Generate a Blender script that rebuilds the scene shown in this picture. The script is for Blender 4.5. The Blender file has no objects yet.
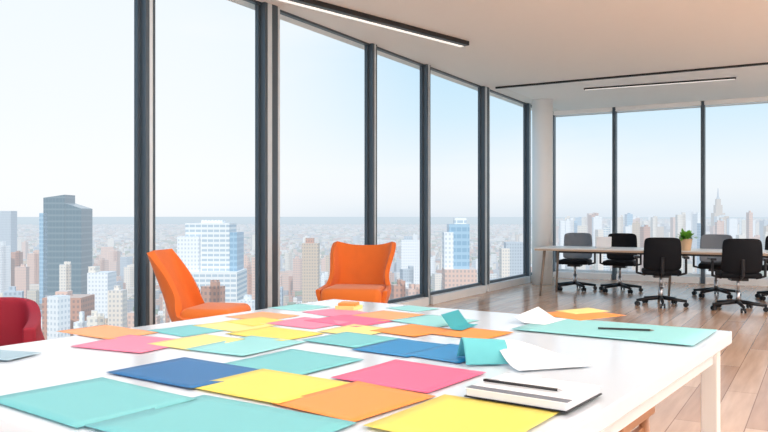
import bpy, bmesh, math, random
from mathutils import Vector, Matrix
random.seed(7)
C = bpy.context.scene.collection
F, H = 760.0, 1.2
S3, C3 = math.sin(math.radians(30)), math.cos(math.radians(30))
CEIL = 3.25
WX, WY = -4.65, 14.6          # window wall planes
def W(cx, cy): return (cx*C3 - cy*S3, cx*S3 + cy*C3)
def atp(px, py, z):
    d = F*(H-z)/(py-216.0); return W((px-384)/F*d, d)
def atd(px, d): return W((px-384)/F*d, d)
try: bpy.context.scene.view_settings.view_transform = 'Standard'
except Exception: pass

# ---------------------------------------------------------------- materials
def mat(name, col, rough=0.5, metal=0.0, var=0.04, scale=8.0, emis=None, bump=0.0, spec=0.5, sheen=0):
    m = bpy.data.materials.new(name); m.use_nodes = True
    n, l = m.node_tree.nodes, m.node_tree.links
    b = n['Principled BSDF']
    b.inputs['Roughness'].default_value = rough; b.inputs['Metallic'].default_value = metal
    b.inputs['Specular IOR Level'].default_value = spec
    if sheen: b.inputs['Sheen Weight'].default_value = sheen
    tc = n.new('ShaderNodeTexCoord'); no = n.new('ShaderNodeTexNoise')
    no.inputs['Scale'].default_value = scale; no.inputs['Detail'].default_value = 3
    l.new(tc.outputs['Object'], no.inputs['Vector'])
    mx = n.new('ShaderNodeMix'); mx.data_type = 'RGBA'
    mx.inputs[6].default_value = tuple(max(0, c*(1-var)) for c in col)+(1,)
    mx.inputs[7].default_value = tuple(min(1, c*(1+var)) for c in col)+(1,)
    l.new(no.outputs['Fac'], mx.inputs[0]); l.new(mx.outputs[2], b.inputs['Base Color'])
    if bump:
        n2 = n.new('ShaderNodeTexNoise'); n2.inputs['Scale'].default_value = 350
        l.new(tc.outputs['Object'], n2.inputs['Vector'])
        bp = n.new('ShaderNodeBump'); bp.inputs['Strength'].default_value = bump; bp.inputs['Distance'].default_value = .002
        l.new(n2.outputs['Fac'], bp.inputs['Height']); l.new(bp.outputs['Normal'], b.inputs['Normal'])
    if emis:
        b.inputs['Emission Color'].default_value = tuple(col)+(1,); b.inputs['Emission Strength'].default_value = emis
    return m

def wood_floor():
    m = bpy.data.materials.new('wood_planks'); m.use_nodes = True
    n, l = m.node_tree.nodes, m.node_tree.links; b = n['Principled BSDF']
    g = n.new('ShaderNodeNewGeometry'); s = n.new('ShaderNodeSeparateXYZ'); c = n.new('ShaderNodeCombineXYZ')
    l.new(g.outputs['Position'], s.inputs[0]); l.new(s.outputs['Y'], c.inputs['X']); l.new(s.outputs['X'], c.inputs['Y'])
    br = n.new('ShaderNodeTexBrick'); br.inputs['Scale'].default_value = 1.0
    br.inputs['Brick Width'].default_value = 1.9; br.inputs['Row Height'].default_value = .19
    br.inputs['Mortar Size'].default_value = .003; br.inputs['Bias'].default_value = 0
    br.inputs['Color1'].default_value = (.50, .30, .19, 1); br.inputs['Color2'].default_value = (.68, .46, .32, 1)
    br.inputs['Mortar'].default_value = (.30, .17, .10, 1)
    l.new(c.outputs[0], br.inputs['Vector'])
    mp = n.new('ShaderNodeMapping'); mp.inputs['Scale'].default_value = (.8, 9, 1); l.new(c.outputs[0], mp.inputs['Vector'])
    no = n.new('ShaderNodeTexNoise'); no.inputs['Scale'].default_value = 2.2; no.inputs['Detail'].default_value = 4
    l.new(mp.outputs[0], no.inputs['Vector'])
    cr = n.new('ShaderNodeValToRGB'); cr.color_ramp.elements[0].position = .3; cr.color_ramp.elements[0].color = (.84, .81, .78, 1)
    cr.color_ramp.elements[1].position = .7; cr.color_ramp.elements[1].color = (1.05, 1.05, 1.05, 1)
    l.new(no.outputs['Fac'], cr.inputs[0])
    mx = n.new('ShaderNodeMix'); mx.data_type = 'RGBA'; mx.blend_type = 'MULTIPLY'; mx.inputs[0].default_value = 1
    l.new(br.outputs['Color'], mx.inputs[6]); l.new(cr.outputs[0], mx.inputs[7]); l.new(mx.outputs[2], b.inputs['Base Color'])
    b.inputs['Roughness'].default_value = .2; b.inputs['Specular IOR Level'].default_value = .5
    return m

def haze_wrap(m, shader_out, near=250., far=5600., top=.90, col=(.72, .79, .87)):  # aerial haze painted into the material: glowing haze colour mixed in by distance
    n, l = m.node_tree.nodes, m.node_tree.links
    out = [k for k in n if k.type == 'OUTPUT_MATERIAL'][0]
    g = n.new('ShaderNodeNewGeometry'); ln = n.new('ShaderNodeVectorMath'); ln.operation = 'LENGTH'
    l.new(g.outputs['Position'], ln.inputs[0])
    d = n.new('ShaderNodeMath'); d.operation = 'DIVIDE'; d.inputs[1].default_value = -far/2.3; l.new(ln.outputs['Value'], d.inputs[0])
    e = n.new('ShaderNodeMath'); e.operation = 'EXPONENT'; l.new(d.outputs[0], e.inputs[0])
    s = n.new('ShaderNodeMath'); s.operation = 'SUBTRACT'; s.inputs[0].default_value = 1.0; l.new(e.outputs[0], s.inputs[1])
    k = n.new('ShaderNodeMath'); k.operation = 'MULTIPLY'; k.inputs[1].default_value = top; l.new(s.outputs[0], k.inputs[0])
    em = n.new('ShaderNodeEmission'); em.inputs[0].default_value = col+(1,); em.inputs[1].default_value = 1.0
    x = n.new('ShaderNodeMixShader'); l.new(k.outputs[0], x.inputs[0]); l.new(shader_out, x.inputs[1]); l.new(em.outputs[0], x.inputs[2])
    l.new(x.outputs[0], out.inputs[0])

def city_mat(name, wall, win, roof, fw=.5, fh=.5, pw=2.7, ph=3.3, rough=.7, island=False, k_=.6):
    win = tuple(a+(c-a)*k_ for a, c in zip(wall, win))
    m = bpy.data.materials.new(name); m.use_nodes = True
    n, l = m.node_tree.nodes, m.node_tree.links; b = n['Principled BSDF']; b.inputs['Roughness'].default_value = rough
    tc = n.new('ShaderNodeTexCoord'); s = n.new('ShaderNodeSeparateXYZ'); l.new(tc.outputs['Object'], s.inputs[0])
    def M(op, a, bb=None):
        q = n.new('ShaderNodeMath'); q.operation = op
        if isinstance(a, (int, float)): q.inputs[0].default_value = a
        else: l.new(a, q.inputs[0])
        if bb is not None:
            if isinstance(bb, (int, float)): q.inputs[1].default_value = bb
            else: l.new(bb, q.inputs[1])
        return q.outputs[0]
    hx = M('FRACT', M('DIVIDE', M('ADD', M('ADD', s.outputs[0], s.outputs[1]), 90000.0), pw))
    hz = M('FRACT', M('DIVIDE', M('ADD', s.outputs[2], 500.0), ph))
    w = M('MULTIPLY', M('LESS_THAN', hx, fw), M('LESS_THAN', hz, fh))
    mx = n.new('ShaderNodeMix'); mx.data_type = 'RGBA'; mx.inputs[6].default_value = wall+(1,); mx.inputs[7].default_value = win+(1,)
    l.new(w, mx.inputs[0])
    g = n.new('ShaderNodeNewGeometry'); s2 = n.new('ShaderNodeSeparateXYZ'); l.new(g.outputs['Normal'], s2.inputs[0])
    if island:
        cr = n.new('ShaderNodeValToRGB'); cr.color_ramp.interpolation = 'CONSTANT'; e = cr.color_ramp.elements
        e[0].color = (.74, .66, .58, 1); e[1].color = (.5, .26, .19, 1); e[1].position = .14
        for p_, c_ in ((.26, (.8, .78, .76, 1)), (.42, (.42, .46, .52, 1)), (.54, (.68, .46, .38, 1)), (.66, (.30, .32, .36, 1)), (.76, (.62, .54, .44, 1)), (.86, (.20, .28, .18, 1))):
            q = e.new(p_); q.color = c_
        l.new(g.outputs['Random Per Island'], cr.inputs[0]); l.new(cr.outputs[0], mx.inputs[6])
    r = M('GREATER_THAN', s2.outputs[2], .5)
    m2 = n.new('ShaderNodeMix'); m2.data_type = 'RGBA'; l.new(r, m2.inputs[0]); l.new(mx.outputs[2], m2.inputs[6]); m2.inputs[7].default_value = roof+(1,)
    if island: l.new(cr.outputs[0], m2.inputs[7])
    l.new(m2.outputs[2], b.inputs['Base Color'])
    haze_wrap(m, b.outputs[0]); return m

def ground_mat():
    m = bpy.data.materials.new('city_ground'); m.use_nodes = True
    n, l = m.node_tree.nodes, m.node_tree.links; b = n['Principled BSDF']; b.inputs['Roughness'].default_value = .9
    g = n.new('ShaderNodeNewGeometry')
    v = n.new('ShaderNodeTexVoronoi'); v.inputs['Scale'].default_value = .02; l.new(g.outputs['Position'], v.inputs['Vector'])
    cr = n.new('ShaderNodeValToRGB'); e = cr.color_ramp.elements
    e[0].color = (.22, .26, .25, 1); e[1].color = (.55, .50, .47, 1); e[1].position = 1
    for p, c in ((.25, (.42, .33, .29, 1)), (.4, (.17, .25, .18, 1)), (.6, (.40, .41, .43, 1)), (.75, (.18, .26, .21, 1))):
        q = e.new(p); q.color = c
    s = n.new('ShaderNodeSeparateColor'); l.new(v.outputs['Color'], s.inputs[0]); l.new(s.outputs[0], cr.inputs[0])
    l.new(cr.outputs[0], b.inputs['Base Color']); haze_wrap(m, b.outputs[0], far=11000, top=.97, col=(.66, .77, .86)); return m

M = dict(
 ceil=mat('ceiling_paint', (.93, .905, .88), .8, var=.01), wall=mat('wall_paint', (.90, .89, .88), .8, var=.01), soffit=mat('soffit_paint', (.97, .965, .96), .8, var=.01),
 floor=wood_floor(),
 frame=mat('dark_window_metal', (.075, .100, .124), .35, .3), framel=mat('grey_window_metal', (.62, .68, .72), .4, .2),
 sill=mat('white_sill', (.8, .8, .8), .4), black=mat('black_metal', (.012, .012, .014), .35),
 diff=mat('light_diffuser', (1, .97, .92), .5, emis=.7), white=mat('white_laminate', (.69, .735, .785), .14, var=.01),
 edge=mat('table_edge', (.76, .765, .77), .4), leg=mat('off_white_leg', (.78, .73, .68), .45),
 orange=mat('orange_fabric', (.76, .145, .008), .75, bump=.3, var=.08, sheen=.2), orange2=mat('orange_seat_fabric', (.80, .17, .012), .75, bump=.3, sheen=.2),
 red=mat('crimson_fabric', (.30, .006, .024), .75, bump=.3), steel=mat('brushed_steel', (.55, .55, .57), .3, .9),
 bfab=mat('black_mesh_fabric', (.006, .007, .010), .75, bump=.4, spec=.2), bplas=mat('black_plastic', (.012, .012, .015), .4, spec=.35),
 gfab=mat('grey_chair_fabric', (.18, .205, .24), .7), wood=mat('brown_wood', (.48, .22, .11), .4, var=.2, scale=14),
 wood2=mat('desk_leg_wood', (.26, .20, .16), .5), desk=mat('white_desk', (.78, .75, .72), .3), deskedge=mat('desk_wood_edge', (.5, .36, .26), .5),
 pot=mat('tan_pot', (.66, .45, .28), .6), leaf=mat('plant_leaf', (.18, .46, .06), .5, var=.4), soil=mat('soil', (.08, .05, .03), .9),
 page=mat('white_paper', (.80, .81, .84), .6, var=.01), nb=mat('grey_notebook', (.16, .17, .20), .5), cover=mat('notebook_cover', (.68, .69, .74), .45), column=mat('column_paint', (.88, .875, .87), .6, var=.01),
 pteal=mat('paper_turquoise', (.16, .50, .52), .5, var=.015), pteal2=mat('paper_pale_turquoise', (.27, .61, .61), .5, var=.015),
 pteal3=mat('paper_deep_teal', (.02, .32, .37), .55, var=.015), pteal4=mat('paper_folded_turquoise', (.12, .50, .53), .55, var=.015),
 pblue=mat('paper_blue', (.010, .135, .35), .5, var=.015), pblue2=mat('paper_bright_blue', (.012, .22, .48), .5, var=.015),
 pyel=mat('paper_yellow', (.82, .64, .11), .5, var=.015), pyel2=mat('paper_soft_yellow', (.83, .68, .24), .5, var=.015),
 por=mat('paper_orange', (.88, .28, .05), .5, var=.015), por2=mat('paper_peach', (.90, .36, .15), .5, var=.015),
 ppk=mat('paper_pink', (.88, .125, .25), .5, var=.015), ppk2=mat('paper_rose', (.88, .22, .34), .5, var=.015),
 pgrey=mat('paper_grey_blue', (.33, .47, .55), .55, var=.015),
)

# ---------------------------------------------------------------- helpers
def box(bm, c, s, rz=0., rx=0., ry=0., taper=1.0):
    r = bmesh.ops.create_cube(bm, size=1.0)
    for v in r['verts']:
        if v.co.z > 0: v.co.x *= taper; v.co.y *= taper
        v.co = Vector((v.co.x*s[0], v.co.y*s[1], v.co.z*s[2]))
    R = Matrix.Translation(c) @ Matrix.Rotation(rz, 4, 'Z') @ Matrix.Rotation(ry, 4, 'Y') @ Matrix.Rotation(rx, 4, 'X')
    bmesh.ops.transform(bm, matrix=R, verts=r['verts']); return r['verts']
def tube(bm, p0, p1, r0, r1=None, seg=14):
    p0, p1 = Vector(p0), Vector(p1); d = p1-p0; r1 = r0 if r1 is None else r1
    r = bmesh.ops.create_cone(bm, cap_ends=True, segments=seg, radius1=r0, radius2=r1, depth=d.length)
    q = d.to_track_quat('Z', 'Y').to_matrix().to_4x4()
    bmesh.ops.transform(bm, matrix=Matrix.Translation((p0+p1)/2) @ q, verts=r['verts'])
def obj(name, bm, m, parent=None, loc=(0, 0, 0), rz=0., bevel=0., sub=0, solid=0., smooth=False, seg=2):
    me = bpy.data.meshes.new(name); bmesh.ops.recalc_face_normals(bm, faces=bm.faces[:]); bm.to_mesh(me); bm.free()
    me.materials.append(m)
    if smooth:
        for p in me.polygons: p.use_smooth = True
    o = bpy.data.objects.new(name, me); C.objects.link(o)
    o.location = loc; o.rotation_euler = (0, 0, rz)
    if parent: o.parent = parent
    if solid:
        k = o.modifiers.new('s', 'SOLIDIFY'); k.thickness = solid; k.offset = 0
    if bevel:
        k = o.modifiers.new('b', 'BEVEL'); k.width = bevel; k.segments = seg; k.limit_method = 'ANGLE'
    if sub:
        k = o.modifiers.new('u', 'SUBSURF'); k.levels = sub; k.render_levels = sub
    return o
def nb(): return bmesh.new()
def tag(o, label, cat, group=None, kind=None):
    o['label'] = label; o['category'] = cat
    if group: o['group'] = group
    if kind: o['kind'] = kind
    return o
def thing(name, label, cat, loc=(0, 0, 0), rz=0., group=None):
    o = bpy.data.objects.new(name, None); C.objects.link(o); o.empty_display_size = .1
    o.location = loc; o.rotation_euler = (0, 0, rz); return tag(o, label, cat, group)
def struct(name, bm, m, **k):
    o = obj(name, bm, m, **k); o['kind'] = 'structure'; return o
def sthing(name, loc=(0, 0, 0)):
    o = bpy.data.objects.new(name, None); C.objects.link(o); o.location = loc; o['kind'] = 'structure'; return o
def copy_tree(o, parent=None):
    c = o.copy(); C.objects.link(c); c.parent = parent
    for ch in list(o.children): copy_tree(ch, c)
    return c

# ---------------------------------------------------------------- room shell
XR, YB = 6.0, -3.0
b = nb(); box(b, ((WX+XR)/2, (WY+YB)/2, -.1), (XR-WX+.4, WY-YB+.4, .2)); struct('floor', b, M['floor'])
b = nb(); box(b, ((WX+XR)/2, (WY+YB)/2, CEIL+.15), (XR-WX+.5, WY-YB+.5, .3)); struct('ceiling', b, M['ceil'])
b = nb(); box(b, (XR+.1, (WY+YB)/2, CEIL/2), (.2, WY-YB, CEIL)); struct('wall_right', b, M['wall'])
b = nb(); box(b, ((WX+XR)/2, YB-.1, CEIL/2), (XR-WX, .2, CEIL)); struct('wall_back', b, M['wall'])

mull = [-3.0, -1.0, 0.9, 2.6, 4.28, 5.76, 7.77, 9.20, 11.20, 13.3, WY]
wn = 0
for i in range(len(mull)-1):
    y0, y1 = mull[i], mull[i+1]; wn += 1
    r = sthing('window_%d' % wn, (WX, (y0+y1)/2, 0)); L = y1-y0
    b = nb(); box(b, (-.04, 0, CEIL-.012), (.05, L-.06, .024)); box(b, (-.04, 0, .13), (.05, L-.06, .04))
    box(b, (-.05, -L/2+.05, CEIL/2+.05), (.04, .03, CEIL-.12)); box(b, (-.05, L/2-.045, CEIL/2+.05), (.04, .03, CEIL-.12))
    obj('window_frame', b, M['frame'], r)
    b = nb(); box(b, (-.0, 0, .055), (.14, L-.14, .11)); obj('sill', b, M['sill'], r)
tn = 0
for y in mull[1:-1]:
    tn += 1; wide = y in (5.76, 11.20)
    b = nb(); box(b, (WX-.02, y-.012, CEIL/2), (.10, .04, CEIL))
    t = struct('trim_%d' % tn, b, M['frame'], bevel=.003)
    if wide:
        b = nb(); box(b, (WX-.018, y+.040, CEIL/2), (.099, .065, CEIL)); obj('post_reveal', b, M['framel'], t)
        b = nb(); box(b, (WX-.018, y+.115, CEIL/2), (.11, .085, CEIL)); obj('second_post', b, M['frame'], t, bevel=.003)
        b = nb(); box(b, (WX-.022, y+.18, CEIL/2), (.095, .045, CEIL)); obj('post_reveal', b, M['framel'], t)
    else:
        b = nb(); box(b, (WX-.020, y+.024, CEIL/2), (.098, .034, CEIL)); obj('post_reveal', b, M['framel'], t)
        b = nb(); box(b, (WX-.02, y+.055, CEIL/2), (.10, .028, CEIL)); obj('second_post', b, M['frame'], t, bevel=.003)
xm = [WX, -3.4, -1.85, -.3, 1.25, 2.8, 4.4, XR]
for i in range(len(xm)-1):
    x0, x1 = xm[i], xm[i+1]; wn += 1
    r = sthing('window_%d' % wn, ((x0+x1)/2, WY, 0)); L = x1-x0
    b = nb(); box(b, (0, .04, CEIL-.095), (L-.08, .04, .02)); box(b, (0, .04, .14), (L-.08, .05, .04))
    obj('window_frame', b, M['framel'], r)
    b = nb(); box(b, (0, 0, .055), (L-.1, .16, .11)); obj('sill', b, M['sill'], r)
    b = nb(); box(b, (0, -.02, CEIL-.04), (L-.04, .1, .08)); obj('blind_housing', b, M['wall'], r)
for x in xm[:-1]:
    tn += 1; b = nb(); box(b, (x+(.06 if x == WX else 0), WY, CEIL/2), (.065, .14, CEIL)); struct('trim_%d' % tn, b, M['frame'], bevel=.004)
tn += 1; b = nb(); box(b, ((WX+XR)/2, 11.35, CEIL-.014), (XR-WX-.3, .035, .028)); struct('trim_%d' % tn, b, M['black'])
tn += 1; b = nb(); box(b, ((WX+XR)/2+.1, 12.93, CEIL-.006), (XR-WX-.34, 3.08, .012)); k = struct('trim_%d' % tn, b, M['soffit']); k['label'] = 'pale lowered ceiling panel above the far desk'
b = nb(); tube(b, (-4.28, 13.0, 0), (-4.28, 13.0, CEIL), .18, seg=40); k = struct('trim_column', b, M['column'], smooth=False)
k['label'] = 'round white column in the corner of the two glass walls'
for p in k.data.polygons: p.use_smooth = abs(p.normal.z) < .5

def linear_light(p0, p1, w, h, label, off, z=CEIL):
    p0, p1 = Vector(p0), Vector(p1); d = p1-p0; L = d.length; a = math.atan2(d.y, d.x); c = (p0+p1)/2
    t = thing('linear_ceiling_light', label, 'ceiling light', (c.x, c.y, z), a)
    b = nb(); box(b, (0, 0, -h/2), (L, w, h)); obj('housing', b, M['black'], t, bevel=.003)
    b = nb(); box(b, (0, off, -h-.003), (L-.04, w*.38, .006)); obj('diffuser', b, M['diff'], t)
linear_light(atp(465, 42, CEIL), atp(262, -12, CEIL), .13, .05, 'long black linear light on the ceiling nearest the camera with a bright strip', -.03)
linear_light((-3.3, 12.1, 0), (-1.1, 12.25, 0), .05, .025, 'thin linear light on the ceiling above the far desk', 0, CEIL-.012)

# ---------------------------------------------------------------- big white table
TZ = .75
u = Vector(W(.576, .817)); ang = math.atan2(u.y, u.x); v = Vector((-u.y, u.x))
cor = Vector(W(1.36, 2.97)); TL, TD = 2.32, 2.0
cen = cor - u*TL/2 + v*TD/2
tb = thing('meeting_table', 'large white table in the foreground covered with coloured papers', 'table', (cen.x, cen.y, 0), ang)
b = nb(); box(b, (0, 0, TZ-.024), (TL, TD, .048)); obj('tabletop', b, M['white'], tb, bevel=.004)
for s in (-1, 1):
    b = nb(); box(b, (0, s*(TD/2-.065), TZ-.085), (TL-.19, .03, .07)); obj('apron', b, M['edge'], tb, bevel=.002)
    b = nb(); box(b, (s*(TL/2-.065), 0, TZ-.085), (.03, TD-.19, .07)); obj('apron', b, M['edge'], tb, bevel=.002)
for sx in (-1, 1):
    for sy in (-1, 1):
        b = nb(); box(b, (sx*(TL/2-.065), sy*(TD/2-.065), (TZ-.05)/2), (.06, .06, TZ-.05)); obj('leg', b, M['leg'], tb, bevel=.005)

# ---------------------------------------------------------------- papers
zc = [TZ+.0006]
STEP = .00016
def rect(q):
    A, B, Cc, D = [Vector(atp(x, y, TZ)) for x, y in q]
    c = (A+B+Cc+D)/4; e1 = ((B-A)+(Cc-D))/2; e2 = ((A-D)+(B-Cc))/2
    L1, L2 = e1.length, e2.length; a1 = math.atan2(e1.y, e1.x); a2 = math.atan2(e2.y, e2.x)-math.pi/2
    while a2-a1 > math.pi: a2 -= 2*math.pi
    while a2-a1 < -math.pi: a2 += 2*math.pi
    return c, L1, L2, (a1+a2)/2
GR = 'coloured papers spread over the white table'
def paper(q, m, label, lift=.0006, group=GR, name='paper_sheet'):
    c, L1, L2, a = rect(q); b = nb(); N = 8; vs = {}; L1 *= 1.05; L2 *= 1.05
    sx, sy = random.choice((-1, 1)), random.choice((-1, 1))
    for i in range(N+1):
        for j in range(N+1):
            x, y = i/N-.5, j/N-.5
            k = max(0, (sx*x+sy*y)-.45)/.55
            vs[i, j] = b.verts.new((x*L1, y*L2, lift*k*k*3))
    for i in range(N):
        for j in range(N): b.faces.new((vs[i, j], vs[i+1, j], vs[i+1, j+1], vs[i, j+1]))
    zc[0] += STEP
    return tag(obj(name, b, M[m], loc=(c.x, c.y, zc[0]), rz=a, solid=.00012, smooth=True), label, 'paper', group)
PP = [
 ([(268, 308), (300, 304), (330, 307), (298, 311)], 'pteal2', 'small pale turquoise sheet at the far corner of the table'),
 ([(226, 317), (262, 312), (300, 316), (262, 321)], 'por2', 'peach sheet near the far edge of the table in front of the seated orange chair'),
 ([(300, 312), (338, 309), (372, 313), (335, 317)], 'ppk2', 'thin rose sheet just in front of the sticky note block'),
 ([(385, 308), (410, 306), (440, 309), (415, 312)], 'pteal2', 'tiny pale turquoise sheet at the far table edge right of the sticky note block'),
 ([(340, 317), (385, 311), (425, 315), (385, 321)], 'por2', 'peach sheet behind the turquoise sheet on the far half of the table'),
 ([(150, 331), (193, 325), (228, 330), (182, 337)], 'pteal', 'turquoise sheet on the left far part between the orange and yellow sheets'),
 ([(195, 326), (236, 320), (272, 326), (234, 332)], 'pyel2', 'soft yellow sheet on the far left part of the table'),
 ([(228, 322), (262, 317), (286, 322), (252, 327)], 'pyel', 'small bright yellow sheet near the far left table edge'),
 ([(270, 324), (305, 317), (348, 323), (312, 329)], 'ppk2', 'rose sheet overlapping the peach sheets at the far middle'),
 ([(308, 321), (345, 315), (392, 321), (356, 328)], 'ppk', 'vivid pink sheet on the far middle of the table'),
 ([(393, 321), (430, 315), (474, 321), (438, 328)], 'pteal2', 'pale turquoise sheet lying behind the folded dark teal note'),
 ([(68, 331), (108, 325), (148, 333), (104, 342)], 'por2', 'peach sheet at the left far edge of the table'),
 ([(231, 334), (268, 327), (322, 334), (280, 342)], 'pyel', 'yellow sheet in the middle left with turquoise sheet in front'),
 ([(322, 332), (352, 325), (396, 330), (360, 337)], 'pyel2', 'soft yellow sheet between the pink and turquoise sheets'),
 ([(372, 331), (412, 325), (452, 330), (415, 338)], 'por', 'orange sheet in the middle behind the blue sheet'),
 ([(433, 334), (462, 328), (512, 333), (482, 341)], 'por', 'orange sheet directly behind the standing turquoise sheet'),
 ([(84, 346), (130, 335), (184, 342), (140, 356)], 'ppk2', 'rose sheet at the left with peach sheet behind it'),
 ([(155, 345), (205, 334), (236, 341), (190, 351)], 'pyel2', 'soft yellow sheet between the rose and turquoise sheets on the left'),
 ([(198, 350), (246, 336), (302, 343), (240, 358)], 'pteal2', 'pale turquoise sheet in front of the middle left yellow sheet'),
 ([(305, 341), (346, 333), (396, 339), (355, 349)], 'pteal', 'turquoise sheet in the centre of the table behind the blue sheets'),
 ([(358, 350), (398, 340), (448, 346), (408, 359)], 'pblue2', 'bright blue sheet in the centre of the table'),
 ([(414, 355), (447, 345), (497, 352), (458, 366)], 'pblue2', 'second bright blue sheet under the standing turquoise sheet'),
 ([(225, 366), (288, 351), (367, 361), (288, 377)], 'pteal', 'turquoise sheet just behind the large yellow sheet'),
 ([(113, 373), (184, 359), (264, 372), (190, 391)], 'pblue', 'dark blue sheet on the left front of the table'),
 ([(194, 387), (262, 371), (347, 384), (276, 407)], 'pyel', 'large yellow sheet beside the dark blue sheet'),
 ([(332, 378), (398, 363), (482, 373), (428, 395)], 'ppk', 'large vivid pink sheet left of the notebook'),
 ([(279, 405), (356, 384), (433, 398), (352, 424)], 'por', 'large orange sheet in front between yellow and pink sheets'),
 ([(-8, 400), (103, 380), (190, 401), (77, 430)], 'pteal', 'large turquoise sheet at the front left edge of the table'),
 ([(104, 428), (203, 396), (346, 426), (240, 470)], 'pteal', 'large turquoise sheet at the bottom of the frame in front of the orange sheet'),
 ([(366, 428), (446, 398), (557, 414), (490, 452)], 'pyel', 'large yellow sheet at the front partly under the notebook'),
 ([(-40, 358), (0, 353), (40, 353), (10, 363)], 'pgrey', 'grey blue sheet at the left edge of the frame on the table'),
 ([(505, 331), (560, 320), (714, 331), (690, 345)], 'pteal2', 'long pale turquoise cutting sheet at the right end of the table'),
 ([(545, 316), (580, 309), (614, 317), (582, 322)], 'por', 'orange sheet at the far right edge of the table'),
 ([(560, 312), (588, 309), (604, 312), (578, 316)], 'pyel2', 'small soft yellow sheet resting on the far right orange sheet'),
]
for q, m, lb in PP: paper(q, m, lb)

def curl(q, m, label, v0=.4, r=.05, amax=1.6, name='curled_sheet', axis=0, skew=0.0):
    c, L1, L2, a = rect(q); b = nb(); N = 24; vs = {}
    for i in range(N+1):
        for j in range(N+1):
            s = i/N; t = j/N-.5
            Lm, Lo = (L1, L2) if axis == 0 else (L2, L1)
            st = max(0, (s-v0-skew*t))*Lm; an = min(st/r, amax); rest = max(0, st-amax*r)
            xx = (s*Lm-st) + r*math.sin(an) + rest*math.cos(amax); zz = r*(1-math.cos(an)) + rest*math.sin(amax)
            xx -= Lm/2; yy = t*Lo
            vs[i, j] = b.verts.new((xx, yy, zz) if axis == 0 else (-yy, xx, zz))
    for i in range(N):
        for j in range(N): b.faces.new((vs[i, j], vs[i+1, j], vs[i+1, j+1], vs[i, j+1]))
    zc[0] += STEP
    return tag(obj(name, b, M[m], loc=(c.x, c.y, zc[0]), rz=a, solid=.0003, smooth=True), label, 'paper')
def arch(p0, p1, prof, h0, h1, m, label, s0=1., s1=1.):
    """a sheet whose near edge rests on the table; the profile runs away from it"""
    A, B = Vector(atp(p0[0], p0[1], TZ)), Vector(atp(p1[0], p1[1], TZ)); L = (B-A).length; a = math.atan2((B-A).y, (B-A).x)
    b = nb(); N = 16; K = 28; vs = {}
    def pr(f):
        x = f*(len(prof)-1); i = min(int(x), len(prof)-2); t = x-i
        P = [Vector(prof[max(0, min(len(prof)-1, i+k))]) for k in (-1, 0, 1, 2)]
        return .5*((2*P[1])+(P[2]-P[0])*t+(2*P[0]-5*P[1]+4*P[2]-P[3])*t*t+(3*P[1]-P[0]-3*P[2]+P[3])*t**3)
    for i in range(N+1):
        for j in range(K+1):
            q = pr(j/K); f = i/N
            e = math.sin(math.pi*min(1, max(0, (1-f)*.93+.02)))**.8 if h1 < .5 else 1
            hh = (h1+(h0-h1)*(1-f)*(.55+.45*e)) if h1 < .5 else h0+(h1-h0)*f
            vs[i, j] = b.verts.new((f*L, q[0]*(s0+(s1-s0)*f), max(0, q[1])*hh))
    for i in range(N):
        for j in range(K): b.faces.new((vs[i, j], vs[i+1, j], vs[i+1, j+1], vs[i, j+1]))
    zc[0] += STEP
    return tag(obj('curled_sheet', b, M[m], loc=(A.x, A.y, zc[0]), rz=a, solid=.0003, smooth=True), label, 'paper')
arch((466, 367), (510, 366), [(0, 0), (.012, .024), (.028, .046), (.045, .060), (.062, .066), (.085, .052), (.11, .026), (.135, 0)], 1.1, .95, 'pteal4', 'turquoise sheet folded up and standing beside the curled white page')
arch((519, 373), (592, 368), [(0, 0), (.03, .002), (.06, .010), (.09, .026), (.12, .048), (.145, .066), (.165, .076), (.185, .080)], 1.05, .08, 'page', 'curled white page rising behind the notebook', 1., .8)
curl([(436, 330), (452, 324), (478, 326), (462, 332)], 'pteal3', 'small dark teal folded note in the middle of the far half', .3, .02, .9, axis=1)
curl([(515, 324), (535, 317), (566, 321), (546, 326)], 'page', 'small white sheet with lifted corner near the far right table edge', .45, .05, .5, axis=1, skew=.3)

p = atp(349, 309, TZ); t = thing('sticky_note_block', 'small yellow and orange block of sticky notes at the far table corner', 'sticky notes', (p[0], p[1], TZ), ang+.2)
b = nb(); box(b, (0, 0, .009), (.10, .10, .018)); obj('lower_pad', b, M['pyel2'], t, bevel=.001)
b = nb(); box(b, (.004, .003, .025), (.085, .085, .014), rz=.2); obj('upper_pad', b, M['por'], t, bevel=.001)

# notebook and pen
c, L1, L2, a = rect([(463, 398), (508, 385), (598, 396), (570, 418)])
z = zc[0]+.0004
n = thing('notebook', 'white notebook with a dark spine lying at the front of the table', 'notebook', (c.x, c.y, z), a)
b = nb(); box(b, (0, 0, .0015), (L1+.004, L2+.004, .003)); obj('back_cover', b, M['bplas'], n, bevel=.0008)
b = nb(); box(b, (0, 0, .0115), (L1-.005, L2-.005, .017)); obj('page_block', b, M['cover'], n, bevel=.001)
b = nb(); box(b, (0, 0, .021), (L1, L2, .002)); obj('front_cover', b, M['page'], n, bevel=.0008)
b = nb(); box(b, (-L1/2+.018, 0, .0224), (.030, L2, .001)); obj('spine_strip', b, M['nb'], n)
pn = thing('pen', 'slim black pen lying across the notebook', 'pen', (c.x, c.y, z+.0278), a)
b = nb(); tube(b, (-.028, L2*.47, 0), (-.022, -L2*.28, 0), .0038); obj('barrel', b, M['black'], pn, smooth=True)
b = nb(); tube(b, (-.022, -L2*.28, 0), (-.0219, -L2*.28-.012, 0), .0038, .001); obj('tip', b, M['steel'], pn)
b = nb(); box(b, (-.0275, L2*.38, .0048), (.003, .04, .002), rz=.03); obj('clip', b, M['steel'], pn)
A = Vector(atp(598, 331, TZ)); B = Vector(atp(650, 333, TZ)); zz = zc[0]+.0045
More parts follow.
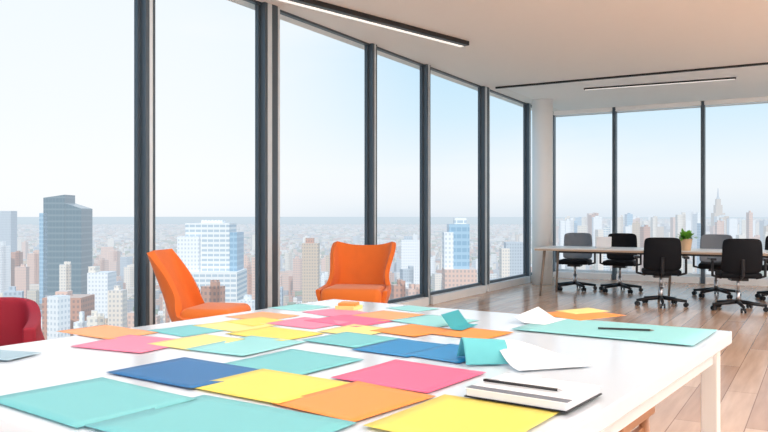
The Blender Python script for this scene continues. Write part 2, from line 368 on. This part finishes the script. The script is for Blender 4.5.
t = thing('pencil', 'dark pencil on the pale turquoise cutting sheet', 'pencil', (A.x, A.y, zz)); D3 = Vector((B.x-A.x, B.y-A.y, 0))
b = nb(); tube(b, (0, 0, 0), D3, .004, seg=6); obj('shaft', b, M['black'], t)
b = nb(); tube(b, D3, D3+D3.normalized()*.016, .004, .0006, seg=6); obj('sharpened_tip', b, M['wood2'], t)

# ---------------------------------------------------------------- wooden stool
sc = Vector(W(1.078, 2.99)) - u*.2 + v*.2
st = thing('wooden_stool', 'brown wooden stool tucked under the right end of the white table', 'stool', (sc.x, sc.y, 0), ang)
b = nb(); box(b, (0, 0, .44), (.4, .38, .035)); obj('seat', b, M['wood'], st, bevel=.006)
for s in (-1, 1):
    b = nb(); box(b, (0, s*.15, .35), (.34, .02, .05)); obj('rail', b, M['wood'], st)
for sx in (-1, 1):
    for sy in (-1, 1):
        b = nb(); tube(b, (sx*.18, sy*.17, 0), (sx*.165, sy*.155, .424), .015, .021); obj('leg', b, M['wood'], st, smooth=True)

# ---------------------------------------------------------------- lounge chairs
def smooth01(x): x = max(0, min(1, x)); return x*x*(3-2*x)
def tub_chair(label, m, m2, loc, rz, name='lounge_chair', hb=.98, ha=.56, a=.33, bb=.55, lean=.28, cat='armchair', lo=.32, hi=.80, flare=.06, ear=.05, ct=.50, n=3.6, y0=-.27, th_=.06):
    t = thing(name, label, cat, (loc[0], loc[1], 0), rz)
    b = nb(); NU, NV = 96, 16; vs = {}
    for i in range(NU+1):
        th = math.pi*i/NU; cs, sn = math.cos(th), math.sin(th)
        x = -a*math.copysign(abs(cs)**(2/n), cs); y = y0+bb*abs(sn)**(2/n)
        w = smooth01((sn-lo)/(hi-lo))
        top = ha - .07*(1-sn) + (hb-ha)*w + ear*(abs(x)/a)**3*w
        for j in range(NV+1):
            f = j/NV; z = .27+(top-.27)*f
            yy = y + lean*max(0, z-.36)*max(w, .25)*(1 if y > y0+.17 else .4); xx = x*(.80+.20*smooth01((z-.27)/.25))*(1+flare*smooth01((z-.55)/.4)-.10*smooth01((z-.48)/.15)*(1-smooth01((z-.65)/.3)))
            vs[i, j] = b.verts.new((xx, yy, z))
    for i in range(NU):
        for j in range(NV): b.faces.new((vs[i, j], vs[i+1, j], vs[i+1, j+1], vs[i, j+1]))
    o = obj('shell', b, m, t, smooth=True, solid=th_); k = o.modifiers.new('b', 'BEVEL'); k.width = .014; k.segments = 3; k.angle_limit = math.radians(50)
    b = nb(); box(b, (0, y0+bb/2-.05, ct-.08), (a*1.80, bb*1.02, .16)); obj('seat_cushion', b, m2, t, bevel=.06, seg=6, smooth=True)
    b = nb(); box(b, (0, y0+bb/2, .30), (a*1.55, bb*.92, .07)); obj('seat_base', b, m, t, bevel=.02, smooth=True)
    b = nb(); tube(b, (0, 0, .05), (0, 0, .27), .025, seg=20); obj('stem', b, M['steel'], t, smooth=True)
    for k in range(4):
        q = math.pi/4+k*math.pi/2; b = nb(); tube(b, (0, 0, .06), (.29*math.cos(q), .29*math.sin(q), .014), .018, .012); obj('foot', b, M['steel'], t, smooth=True)
    return t
tub_chair('orange lounge chair seen from the side, leaning back beside the wide window post', M['orange'], M['orange2'], atd(207, 5.7), math.radians(110), hb=.935, ha=.50, a=.28, bb=.39, lean=.38, lo=.68, hi=.94, ct=.53, y0=-.22, flare=.02, ear=.04, th_=.055)
tub_chair('orange lounge chair facing the table in front of the window', M['orange'], M['orange2'], atd(357, 7.3), math.radians(20), hb=.90, ha=.58, a=.32, bb=.54, lean=.34, lo=.34, hi=.72, ct=.53, n=3.4, flare=.14, ear=.115, th_=.045)
p = atd(-34, 3.75)
tub_chair('crimson red tub armchair at the left edge behind the table', M['red'], M['red'], p, math.radians(50), name='tub_armchair', hb=.76, ha=.74, a=.34, bb=.60, lean=.04, flare=0, ear=0, ct=.46, n=5)

# ---------------------------------------------------------------- long desk
dx0, dx1, dy0, dy1, DZ = -3.75, 1.6, 11.0, 11.9, .725
dk = thing('long_desk', 'long white desk with slim dark legs in front of the far windows', 'desk', ((dx0+dx1)/2, (dy0+dy1)/2, 0))
b = nb(); box(b, (0, 0, DZ-.009), (dx1-dx0, dy1-dy0, .018)); obj('desktop', b, M['desk'], dk, bevel=.003)
b = nb(); box(b, (0, 0, DZ-.03), (dx1-dx0-.01, dy1-dy0-.01, .023)); obj('wooden_edge_band', b, M['deskedge'], dk)
b = nb(); box(b, (0, 0, DZ-.065), (dx1-dx0-.5, .06, .045)); obj('beam', b, M['black'], dk)
for xx in (-2.55, -.85, .85, 2.55):
    for s in (-1, 1):
        b = nb(); tube(b, (xx+(.05 if xx > 0 else -.05), s*.40, 0), (xx, s*.34, DZ-.042), .016, .022); obj('leg', b, M['wood2'], dk, smooth=True)

def task_chair(bm_, label, group):
    t = thing('task_chair', label, 'office chair', (0, 0, 0), 0, group)
    b = nb(); N = 12; vs = {}
    for i in range(N+1):
        for j in range(N+1):
            x = i/N*2-1; f = j/N
            w = .24*(1-.07*f); e = 1 - .10*(abs(x)**5)*(abs(f*2-1)**6)
            vs[i, j] = b.verts.new((x*w*e, .24 + .05*f - .06*x*x + .03*math.sin(f*3.1), .49+.43*(.5+(f-.5)*e)))
    for i in range(N):
        for j in range(N): b.faces.new((vs[i, j], vs[i+1, j], vs[i+1, j+1], vs[i, j+1]))
    obj('backrest', b, bm_, t, smooth=True, solid=.03, bevel=.010)
    b = nb(); box(b, (0, 0, .455), (.48, .46, .075)); obj('seat', b, M['bfab'], t, bevel=.03, seg=4, smooth=True)
    b = nb(); tube(b, (0, .1, .40), (0, .29, .46), .022); tube(b, (0, .29, .45), (0, .30, .66), .022); box(b, (0, 0, .40), (.2, .24, .04)); obj('back_support', b, M['bplas'], t)
    b = nb(); tube(b, (0, 0, .09), (0, 0, .25), .028); tube(b, (0, 0, .25), (0, 0, .40), .018); obj('gas_column', b, M['steel'], t, smooth=True)
    for s in (-1, 1):
        b = nb(); tube(b, (s*.2, .04, .41), (s*.31, .04, .44), .014); tube(b, (s*.31, .04, .43), (s*.31, .04, .63), .016); box(b, (s*.31, 0, .65), (.07, .26, .03))
        obj('armrest', b, M['bplas'], t, bevel=.006)
    for k in range(5):
        q = math.pi/2+k*2*math.pi/5; c_, s_ = math.cos(q), math.sin(q)
        b = nb(); tube(b, (0, 0, .11), (.33*c_, .33*s_, .075), .028, .018); g = obj('base_leg', b, M['bplas'], t, smooth=True)
        b = nb()
        for d in (-1, 1): tube(b, (.32*c_-s_*d*.012, .32*s_+c_*d*.012, .030), (.32*c_-s_*d*.030, .32*s_+c_*d*.030, .030), .030, seg=16)
        tube(b, (.32*c_, .32*s_, .03), (.32*c_, .32*s_, .075), .008); obj('caster', b, M['bplas'], g)
    return t
def put(o, px, Y, rz):
    an = math.radians(30)-math.atan((px-384)/F); o.location = (-Y*math.tan(an), Y, 0); o.rotation_euler = (0, 0, rz)
G = 'office chairs around the long desk'
ch = task_chair(M['bfab'], 'black office chair on the near side of the desk below the potted plant', G); put(ch, 661, 10.68, math.radians(194))
c2 = copy_tree(ch); c2['label'] = 'nearest black office chair at the right end of the desk'; put(c2, 738, 10.65, math.radians(196))
c3 = copy_tree(ch); c3['label'] = 'black office chair on the window side of the desk, just left of the middle post'; put(c3, 620, 12.35, math.radians(5))
c4 = copy_tree(ch); c4['label'] = 'black office chair on the window side cut by the right frame edge'; put(c4, 780, 12.3, math.radians(-5))
g1 = task_chair(M['gfab'], 'office chair with grey backrest at the left end of the desk', G); put(g1, 575, 12.3, math.radians(5))
g2 = copy_tree(g1); g2['label'] = 'office chair with grey backrest behind the desk between two black chairs'; put(g2, 716, 12.3, math.radians(5))

def on_desk(px, Y):
    an = math.radians(30)-math.atan((px-384)/F); return (-Y*math.tan(an), Y, DZ)
p = on_desk(686, 11.12)
pl = thing('potted_plant', 'small green plant in a tan pot on the far desk', 'plant', p)
b = nb(); tube(b, (0, 0, 0), (0, 0, .16), .06, .085, 24); obj('pot', b, M['pot'], pl, smooth=False)
b = nb(); tube(b, (0, 0, .156), (0, 0, .163), .075, .075, 24); obj('soil', b, M['soil'], pl)
b = nb()
for k in range(50):
    q = random.random()*6.28; ln = random.uniform(.10, .20); sp = random.uniform(.2, 1.8); w = .034
    dr = Vector((math.cos(q)*sp, math.sin(q)*sp, 1)).normalized(); sd = Vector((-math.sin(q), math.cos(q), 0))
    p0 = Vector((math.cos(q)*.02, math.sin(q)*.02, .16)); ps = []
    for f, ww in ((0, .2), (.35, 1), (.7, .8), (1, .05)):
        m_ = p0+dr*ln*f-Vector((0, 0, .05*f*f*sp)); ps.append((b.verts.new(m_-sd*w*ww), b.verts.new(m_+sd*w*ww)))
    for i in range(3): b.faces.new((ps[i][0], ps[i][1], ps[i+1][1], ps[i+1][0]))
obj('leaves', b, M['leaf'], pl)
p = on_desk(603, 11.5); lp = thing('laptop', 'open white laptop on the left part of the far desk', 'laptop', p, math.radians(200))
b = nb(); box(b, (0, 0, .008), (.22, .17, .014)); obj('keyboard_base', b, M['page'], lp, bevel=.003)
b = nb(); box(b, (0, .105, .09), (.22, .01, .16), rx=-.25); obj('screen', b, M['page'], lp, bevel=.003)

# ---------------------------------------------------------------- the city
GZ = -120.0
b = nb(); R = 90000; vv = [b.verts.new(q) for q in ((-R, -R, GZ), (R, -R, GZ), (R, R, GZ), (-R, R, GZ))]; b.faces.new(vv); struct('ground', b, ground_mat())
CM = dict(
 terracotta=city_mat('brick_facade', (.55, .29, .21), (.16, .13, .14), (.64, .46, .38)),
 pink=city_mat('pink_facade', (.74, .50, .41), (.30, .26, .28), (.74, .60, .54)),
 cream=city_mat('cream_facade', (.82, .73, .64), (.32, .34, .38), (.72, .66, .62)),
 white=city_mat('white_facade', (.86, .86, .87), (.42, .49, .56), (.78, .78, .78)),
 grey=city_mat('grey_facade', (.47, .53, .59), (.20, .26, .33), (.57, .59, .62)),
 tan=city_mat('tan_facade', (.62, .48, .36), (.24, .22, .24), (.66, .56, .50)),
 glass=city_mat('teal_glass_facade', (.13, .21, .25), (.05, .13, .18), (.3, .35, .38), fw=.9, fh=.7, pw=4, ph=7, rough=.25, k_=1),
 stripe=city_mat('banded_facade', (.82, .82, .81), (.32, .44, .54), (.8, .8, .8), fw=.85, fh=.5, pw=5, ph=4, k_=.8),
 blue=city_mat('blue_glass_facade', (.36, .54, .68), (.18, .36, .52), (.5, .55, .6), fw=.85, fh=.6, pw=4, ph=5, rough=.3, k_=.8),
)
taken = []
def place(px, d, rad):
    x, y = atd(px, d); taken.append((x, y, rad)); return x, y
def zt(py, d): return H-(py-216)/F*d
def hero(name, label, px0, px1, d, parts, group=None):
    x, y = place((px0+px1)/2, d, max((px1-px0)/F*d, 30)*.85)
    t = thing(name, label, 'building', (x, y, GZ), math.radians(30), group)
    for nm, mk, a0, a1, py, dep, oy, sl in parts:
        xa, xb = (a0-(px0+px1)/2)/F*d, (a1-(px0+px1)/2)/F*d; top = zt(py, d)-GZ
        b = nb(); vs = box(b, ((xa+xb)/2, oy, top/2), (xb-xa, dep, top))
        for q in vs:
            if q.co.z > top*.6 and q.co.x > (xa+xb)/2: q.co.z -= sl
        obj(nm, b, CM[mk], t)
    return t
hero('glass_tower', 'dark teal glass tower with a sloped top beyond the left window', 45, 86, 900, [
 ('main_block', 'glass', 49, 70, 198, 30, 0, -3.5), ('side_block', 'glass', 62, 86, 201, 34, 3, 9), ('low_block', 'blue', 45, 53, 213, 24, -3, 0)])
hero('office_tower', 'pale banded office tower with stepped top between the two left window posts', 184, 240, 640, [
 ('main_block', 'stripe', 190, 233, 223, 30, 0, 0), ('wing_block', 'white', 184, 205, 236, 36, -3, 0), ('side_block', 'blue', 226, 240, 232, 30, 2, 0), ('roof_unit', 'white', 203, 224, 220, 12, 0, 0), ('base_block', 'stripe', 180, 243, 270, 44, -4, 0)])
hero('blue_tower', 'slim white and blue glass tower behind the right part of the window wall', 443, 473, 560, [
 ('main_block', 'blue', 448, 468, 224, 20, 0, 0), ('side_block', 'white', 443, 452, 232, 20, -2, 0), ('roof_unit', 'stripe', 454, 466, 218, 8, 0, 0), ('base_block', 'pink', 443, 474, 268, 26, -4, 0)])
hero('brick_tower', 'brown brick tower with a small penthouse seen beside the seated orange chair', 300, 320, 800, [
 ('main_block', 'tan', 303, 319, 243, 18, 0, 0), ('penthouse', 'terracotta', 306, 314, 238, 10, 0, 0)])
hero('pale_tower', 'pale tower at the left edge of the skyline', 0, 15, 1500, [('main_block', 'grey', 1, 14, 211, 26, 0, 0), ('side_block', 'cream', -4, 4, 222, 24, 0, 0)])
hero('white_block', 'white apartment block below the teal glass tower', 88, 116, 620, [('main_block', 'white', 92, 112, 272, 20, 0, 0), ('stair_tower', 'cream', 92, 99, 266, 10, -3, 0)])
hero('white_slab', 'long white slab building behind the seated orange chair', 398, 424, 900, [('main_block', 'white', 401, 420, 240, 16, 0, 0), ('roof_unit', 'grey', 404, 412, 236, 8, 0, 0)])
hero('terracotta_block', 'long terracotta block of flats low in the left window', 48, 88, 480, [('main_block', 'terracotta', 50, 88, 296, 22, 0, 0), ('roof_unit', 'pink', 58, 70, 291, 8, 0, 0)])
hero('grey_slab', 'grey slab building right of the slim blue tower', 500, 524, 800, [('main_block', 'grey', 505, 522, 242, 16, 0, 0), ('side_block', 'cream', 500, 508, 248, 16, -3, 0)])
x, y = place(718, 2600, 40)
t = thing('spire_tower', 'tall stepped tower with a thin spire on the far right skyline', 'building', (x, y, GZ), math.radians(30))
for nm, w, py in (('base_block', 36, 213), ('middle_block', 23, 205), ('upper_block', 15, 199)):
    h = zt(py, 2600)-GZ; b = nb(); box(b, (0, 0, h/2), (w, w*.8, h)); obj(nm, b, CM['tan'], t)
h = zt(199, 2600)-GZ; h2 = zt(188, 2600)-GZ; b = nb(); tube(b, (0, 0, h), (0, 0, h+8), 6, 4); tube(b, (0, 0, h+8), (0, 0, h2), 3.2, 1.0); obj('spire', b, CM['grey'], t)

DESC = dict(terracotta='brick red', pink='pinkish', cream='cream', white='white', grey='blue grey', tan='tan', blue='blue glass', stripe='white banded')
def clear(x, y, rad):
    for a_, b_, r_ in taken:
        if (a_-x)**2+(b_-y)**2 < (r_+rad)**2: return False
    return True
cnt = 0
def bld(px, d, w, dep, top, key, zone):
    global cnt
    x, y = atd(px, d); rad = max(w, dep)*.75
    if not clear(x, y, rad): return
    taken.append((x, y, rad)); cnt += 1
    b = nb(); h = top-GZ; box(b, (0, 0, h/2), (w, dep, h))
    if random.random() < .6: box(b, (random.uniform(-.2, .2)*w, 0, h+1.6), (w*.35, dep*.4, 3.2))
    if random.random() < .5: box(b, (w*.3, -dep*.3, h*.5+random.uniform(1, 6)), (w*.4, dep*.4, h+1))
    o = obj('city_building', b, CM[key], loc=(x, y, GZ), rz=math.radians(random.choice((8, 30, 30, 48))))
    lb = {'near': 'low %s block among the nearer rooftops outside the window wall', 'mid': 'small %s block in the middle distance of the city', 'far': 'tiny %s block near the hazy horizon outside the window wall', 'sky': 'distant %s high-rise on the skyline through the far windows'}[zone] % DESC[key]
    tag(o, lb, 'building', {'near': 'nearer %s rooftops', 'mid': 'middle distance %s buildings', 'far': 'hazy %s buildings', 'sky': '%s skyline buildings'}[zone] % DESC[key])
keys = ['terracotta', 'pink', 'cream', 'white', 'grey', 'tan', 'cream', 'pink', 'white', 'cream']
U = random.uniform
for k in range(110):
    d = U(380, 760); bld(U(-15, 540), d, U(.011, .028)*d, U(.010, .022)*d, max(GZ+12, zt(U(284, 334), d)), random.choice(keys), 'near')
for k in range(130):
    d = U(780, 1700); bld(U(-15, 540), d, U(.007, .016)*d, U(.007, .013)*d, max(GZ+8, zt(U(257, 282), d) if random.random() < .85 else zt(U(245, 257), d)), random.choice(keys), 'mid')
for k in range(22):
    d = U(1700, 3200); bld(U(-15, 540), d, U(.005, .010)*d, U(.005, .009)*d, max(GZ+12, zt(U(234, 243), d)), random.choice(keys), 'far')
for k in range(78):
    d = U(1300, 3000); bld(U(558, 780), d, U(.0045, .012)*d, U(.0045, .010)*d, zt(random.choice((U(211, 219), U(217, 228), U(222, 238))), d), random.choice(keys+['blue', 'stripe']), 'sky')
V, FC = [], []
def qbox(x, y, w, dd, h, r):
    c_, s_ = math.cos(r), math.sin(r); k = len(V)
    for z in (GZ, GZ+h):
        for ax, ay in ((-1, -1), (1, -1), (1, 1), (-1, 1)):
            V.append((x+c_*ax*w/2-s_*ay*dd/2, y+s_*ax*w/2+c_*ay*dd/2, z))
    for f in ((4, 5, 6, 7), (0, 1, 5, 4), (1, 2, 6, 5), (2, 3, 7, 6), (3, 0, 4, 7)): FC.append(tuple(k+i for i in f))
for k in range(9500):
    px = U(-80, 830); d = 3000*(1+random.random()**1.2*(2.4 if px < 540 else 4.)); x, y = atd(px, d)
    h = U(5, 17) if px < 540 else U(12, 85); w = U(14, 36)
    if clear(x, y, w*.75): qbox(x, y, w, w*.7, h, random.random())
for k in range(13000):
    d = 420+2600*random.random()**.8; px = U(-80, 830); x, y = atd(px, d); w = U(6, 14); h = U(5, 20)
    if random.random() < .12 and d < 1800: h *= 2
    if clear(x, y, w*.75): qbox(x, y, w, w*U(.6, 1), h, math.radians(random.choice((8, 30, 48))))
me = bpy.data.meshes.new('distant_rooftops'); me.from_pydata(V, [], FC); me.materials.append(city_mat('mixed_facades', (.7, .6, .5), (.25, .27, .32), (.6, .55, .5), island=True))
o = bpy.data.objects.new('distant_rooftops', me); C.objects.link(o)
tag(o, 'carpet of countless tiny rooftops stretching to the horizon', 'rooftops', kind='stuff')
print('individual buildings', cnt)

# ---------------------------------------------------------------- world
w = bpy.data.worlds.new('World'); bpy.context.scene.world = w; w.use_nodes = True
n, l = w.node_tree.nodes, w.node_tree.links; bg = n['Background']
tc = n.new('ShaderNodeTexCoord'); s = n.new('ShaderNodeSeparateXYZ'); l.new(tc.outputs['Generated'], s.inputs[0])
cr = n.new('ShaderNodeValToRGB'); e = cr.color_ramp.elements
e[0].position = 0; e[0].color = (.74, .82, .90, 1); e[1].position = 1; e[1].color = (.30, .55, .85, 1)
for p_, c_ in ((.012, (.80, .87, .93, 1)), (.035, (.87, .92, .96, 1)), (.06, (.86, .93, .98, 1)), (.13, (.66, .85, .97, 1)), (.27, (.42, .72, .95, 1))):
    q = e.new(p_); q.color = c_
l.new(s.outputs[2], cr.inputs[0])
dt = n.new('ShaderNodeVectorMath'); dt.operation = 'DOT_PRODUCT'; dt.inputs[1].default_value = Vector((-.80, .55, .20)).normalized(); l.new(tc.outputs['Generated'], dt.inputs[0])
mr = n.new('ShaderNodeMapRange'); mr.interpolation_type = 'SMOOTHSTEP'; mr.inputs[1].default_value = .86; mr.inputs[2].default_value = .99; mr.inputs[3].default_value = 0; mr.inputs[4].default_value = .82
l.new(dt.outputs['Value'], mr.inputs[0])
mx = n.new('ShaderNodeMix'); mx.data_type = 'RGBA'; l.new(mr.outputs[0], mx.inputs[0]); l.new(cr.outputs[0], mx.inputs[6]); mx.inputs[7].default_value = (.97, .985, 1.0, 1)
mp = n.new('ShaderNodeMapping'); mp.inputs['Scale'].default_value = (1, 1, 3.5); l.new(tc.outputs['Generated'], mp.inputs[0])
no = n.new('ShaderNodeTexNoise'); no.inputs['Scale'].default_value = 2.6; no.inputs['Detail'].default_value = 5; l.new(mp.outputs[0], no.inputs['Vector'])
c2_ = n.new('ShaderNodeValToRGB'); c2_.color_ramp.elements[0].position = .54; c2_.color_ramp.elements[0].color = (0, 0, 0, 1); c2_.color_ramp.elements[1].position = .78; c2_.color_ramp.elements[1].color = (.5, .5, .5, 1)
l.new(no.outputs['Fac'], c2_.inputs[0])
m2 = n.new('ShaderNodeMix'); m2.data_type = 'RGBA'; l.new(c2_.outputs[0], m2.inputs[0]); l.new(mx.outputs[2], m2.inputs[6]); m2.inputs[7].default_value = (.96, .975, .99, 1)
l.new(m2.outputs[2], bg.inputs[0]); bg.inputs[1].default_value = 1.03

# ---------------------------------------------------------------- lights
def area(name, loc, rot, sx, sy, power, col=(1, 1, 1)):
    d = bpy.data.lights.new(name, 'AREA'); d.shape = 'RECTANGLE'; d.size = sx; d.size_y = sy; d.energy = power; d.color = col
    o = bpy.data.objects.new(name, d); C.objects.link(o); o.location = loc; o.rotation_euler = rot; return o
area('overhead_fill_light', (-2.6, 2.2, CEIL-.03), (0, 0, 0), 3.0, 5.0, 75, (.98, .99, 1))  # this and the next two: unseen fill added overhead to brighten the room
area('overhead_fill_light', (2.6, 4.0, CEIL-.03), (0, 0, 0), 3.0, 5.0, 230, (1, .99, .97))
area('overhead_fill_light', (3.6, 8.6, CEIL-.03), (0, 0, 0), 2.5, 5.0, 290, (1, .99, .97))
area('back_fill_light', (1.5, YB+.1, 1.5), (math.radians(114), 0, 0), 8.0, 2.4, 360, (.96, .98, 1))  # unseen fill added behind the camera; the back wall has no window
sd = bpy.data.lights.new('sun', 'SUN'); sd.energy = 2.9; sd.angle = .02; sd.color = (1, .94, .86)
so = bpy.data.objects.new('sun', sd); C.objects.link(so); so.rotation_euler = Vector((-.55, .62, -.75)).to_track_quat('-Z', 'Y').to_euler()

# ---------------------------------------------------------------- camera
cd = bpy.data.cameras.new('camera'); cd.sensor_width = 36; cd.lens = F/768*36; cd.clip_end = 130000; cd.clip_start = .05
co = bpy.data.objects.new('camera', cd); C.objects.link(co); co.location = (0, 0, H); co.rotation_euler = (math.radians(90), 0, math.radians(30))
bpy.context.scene.camera = co
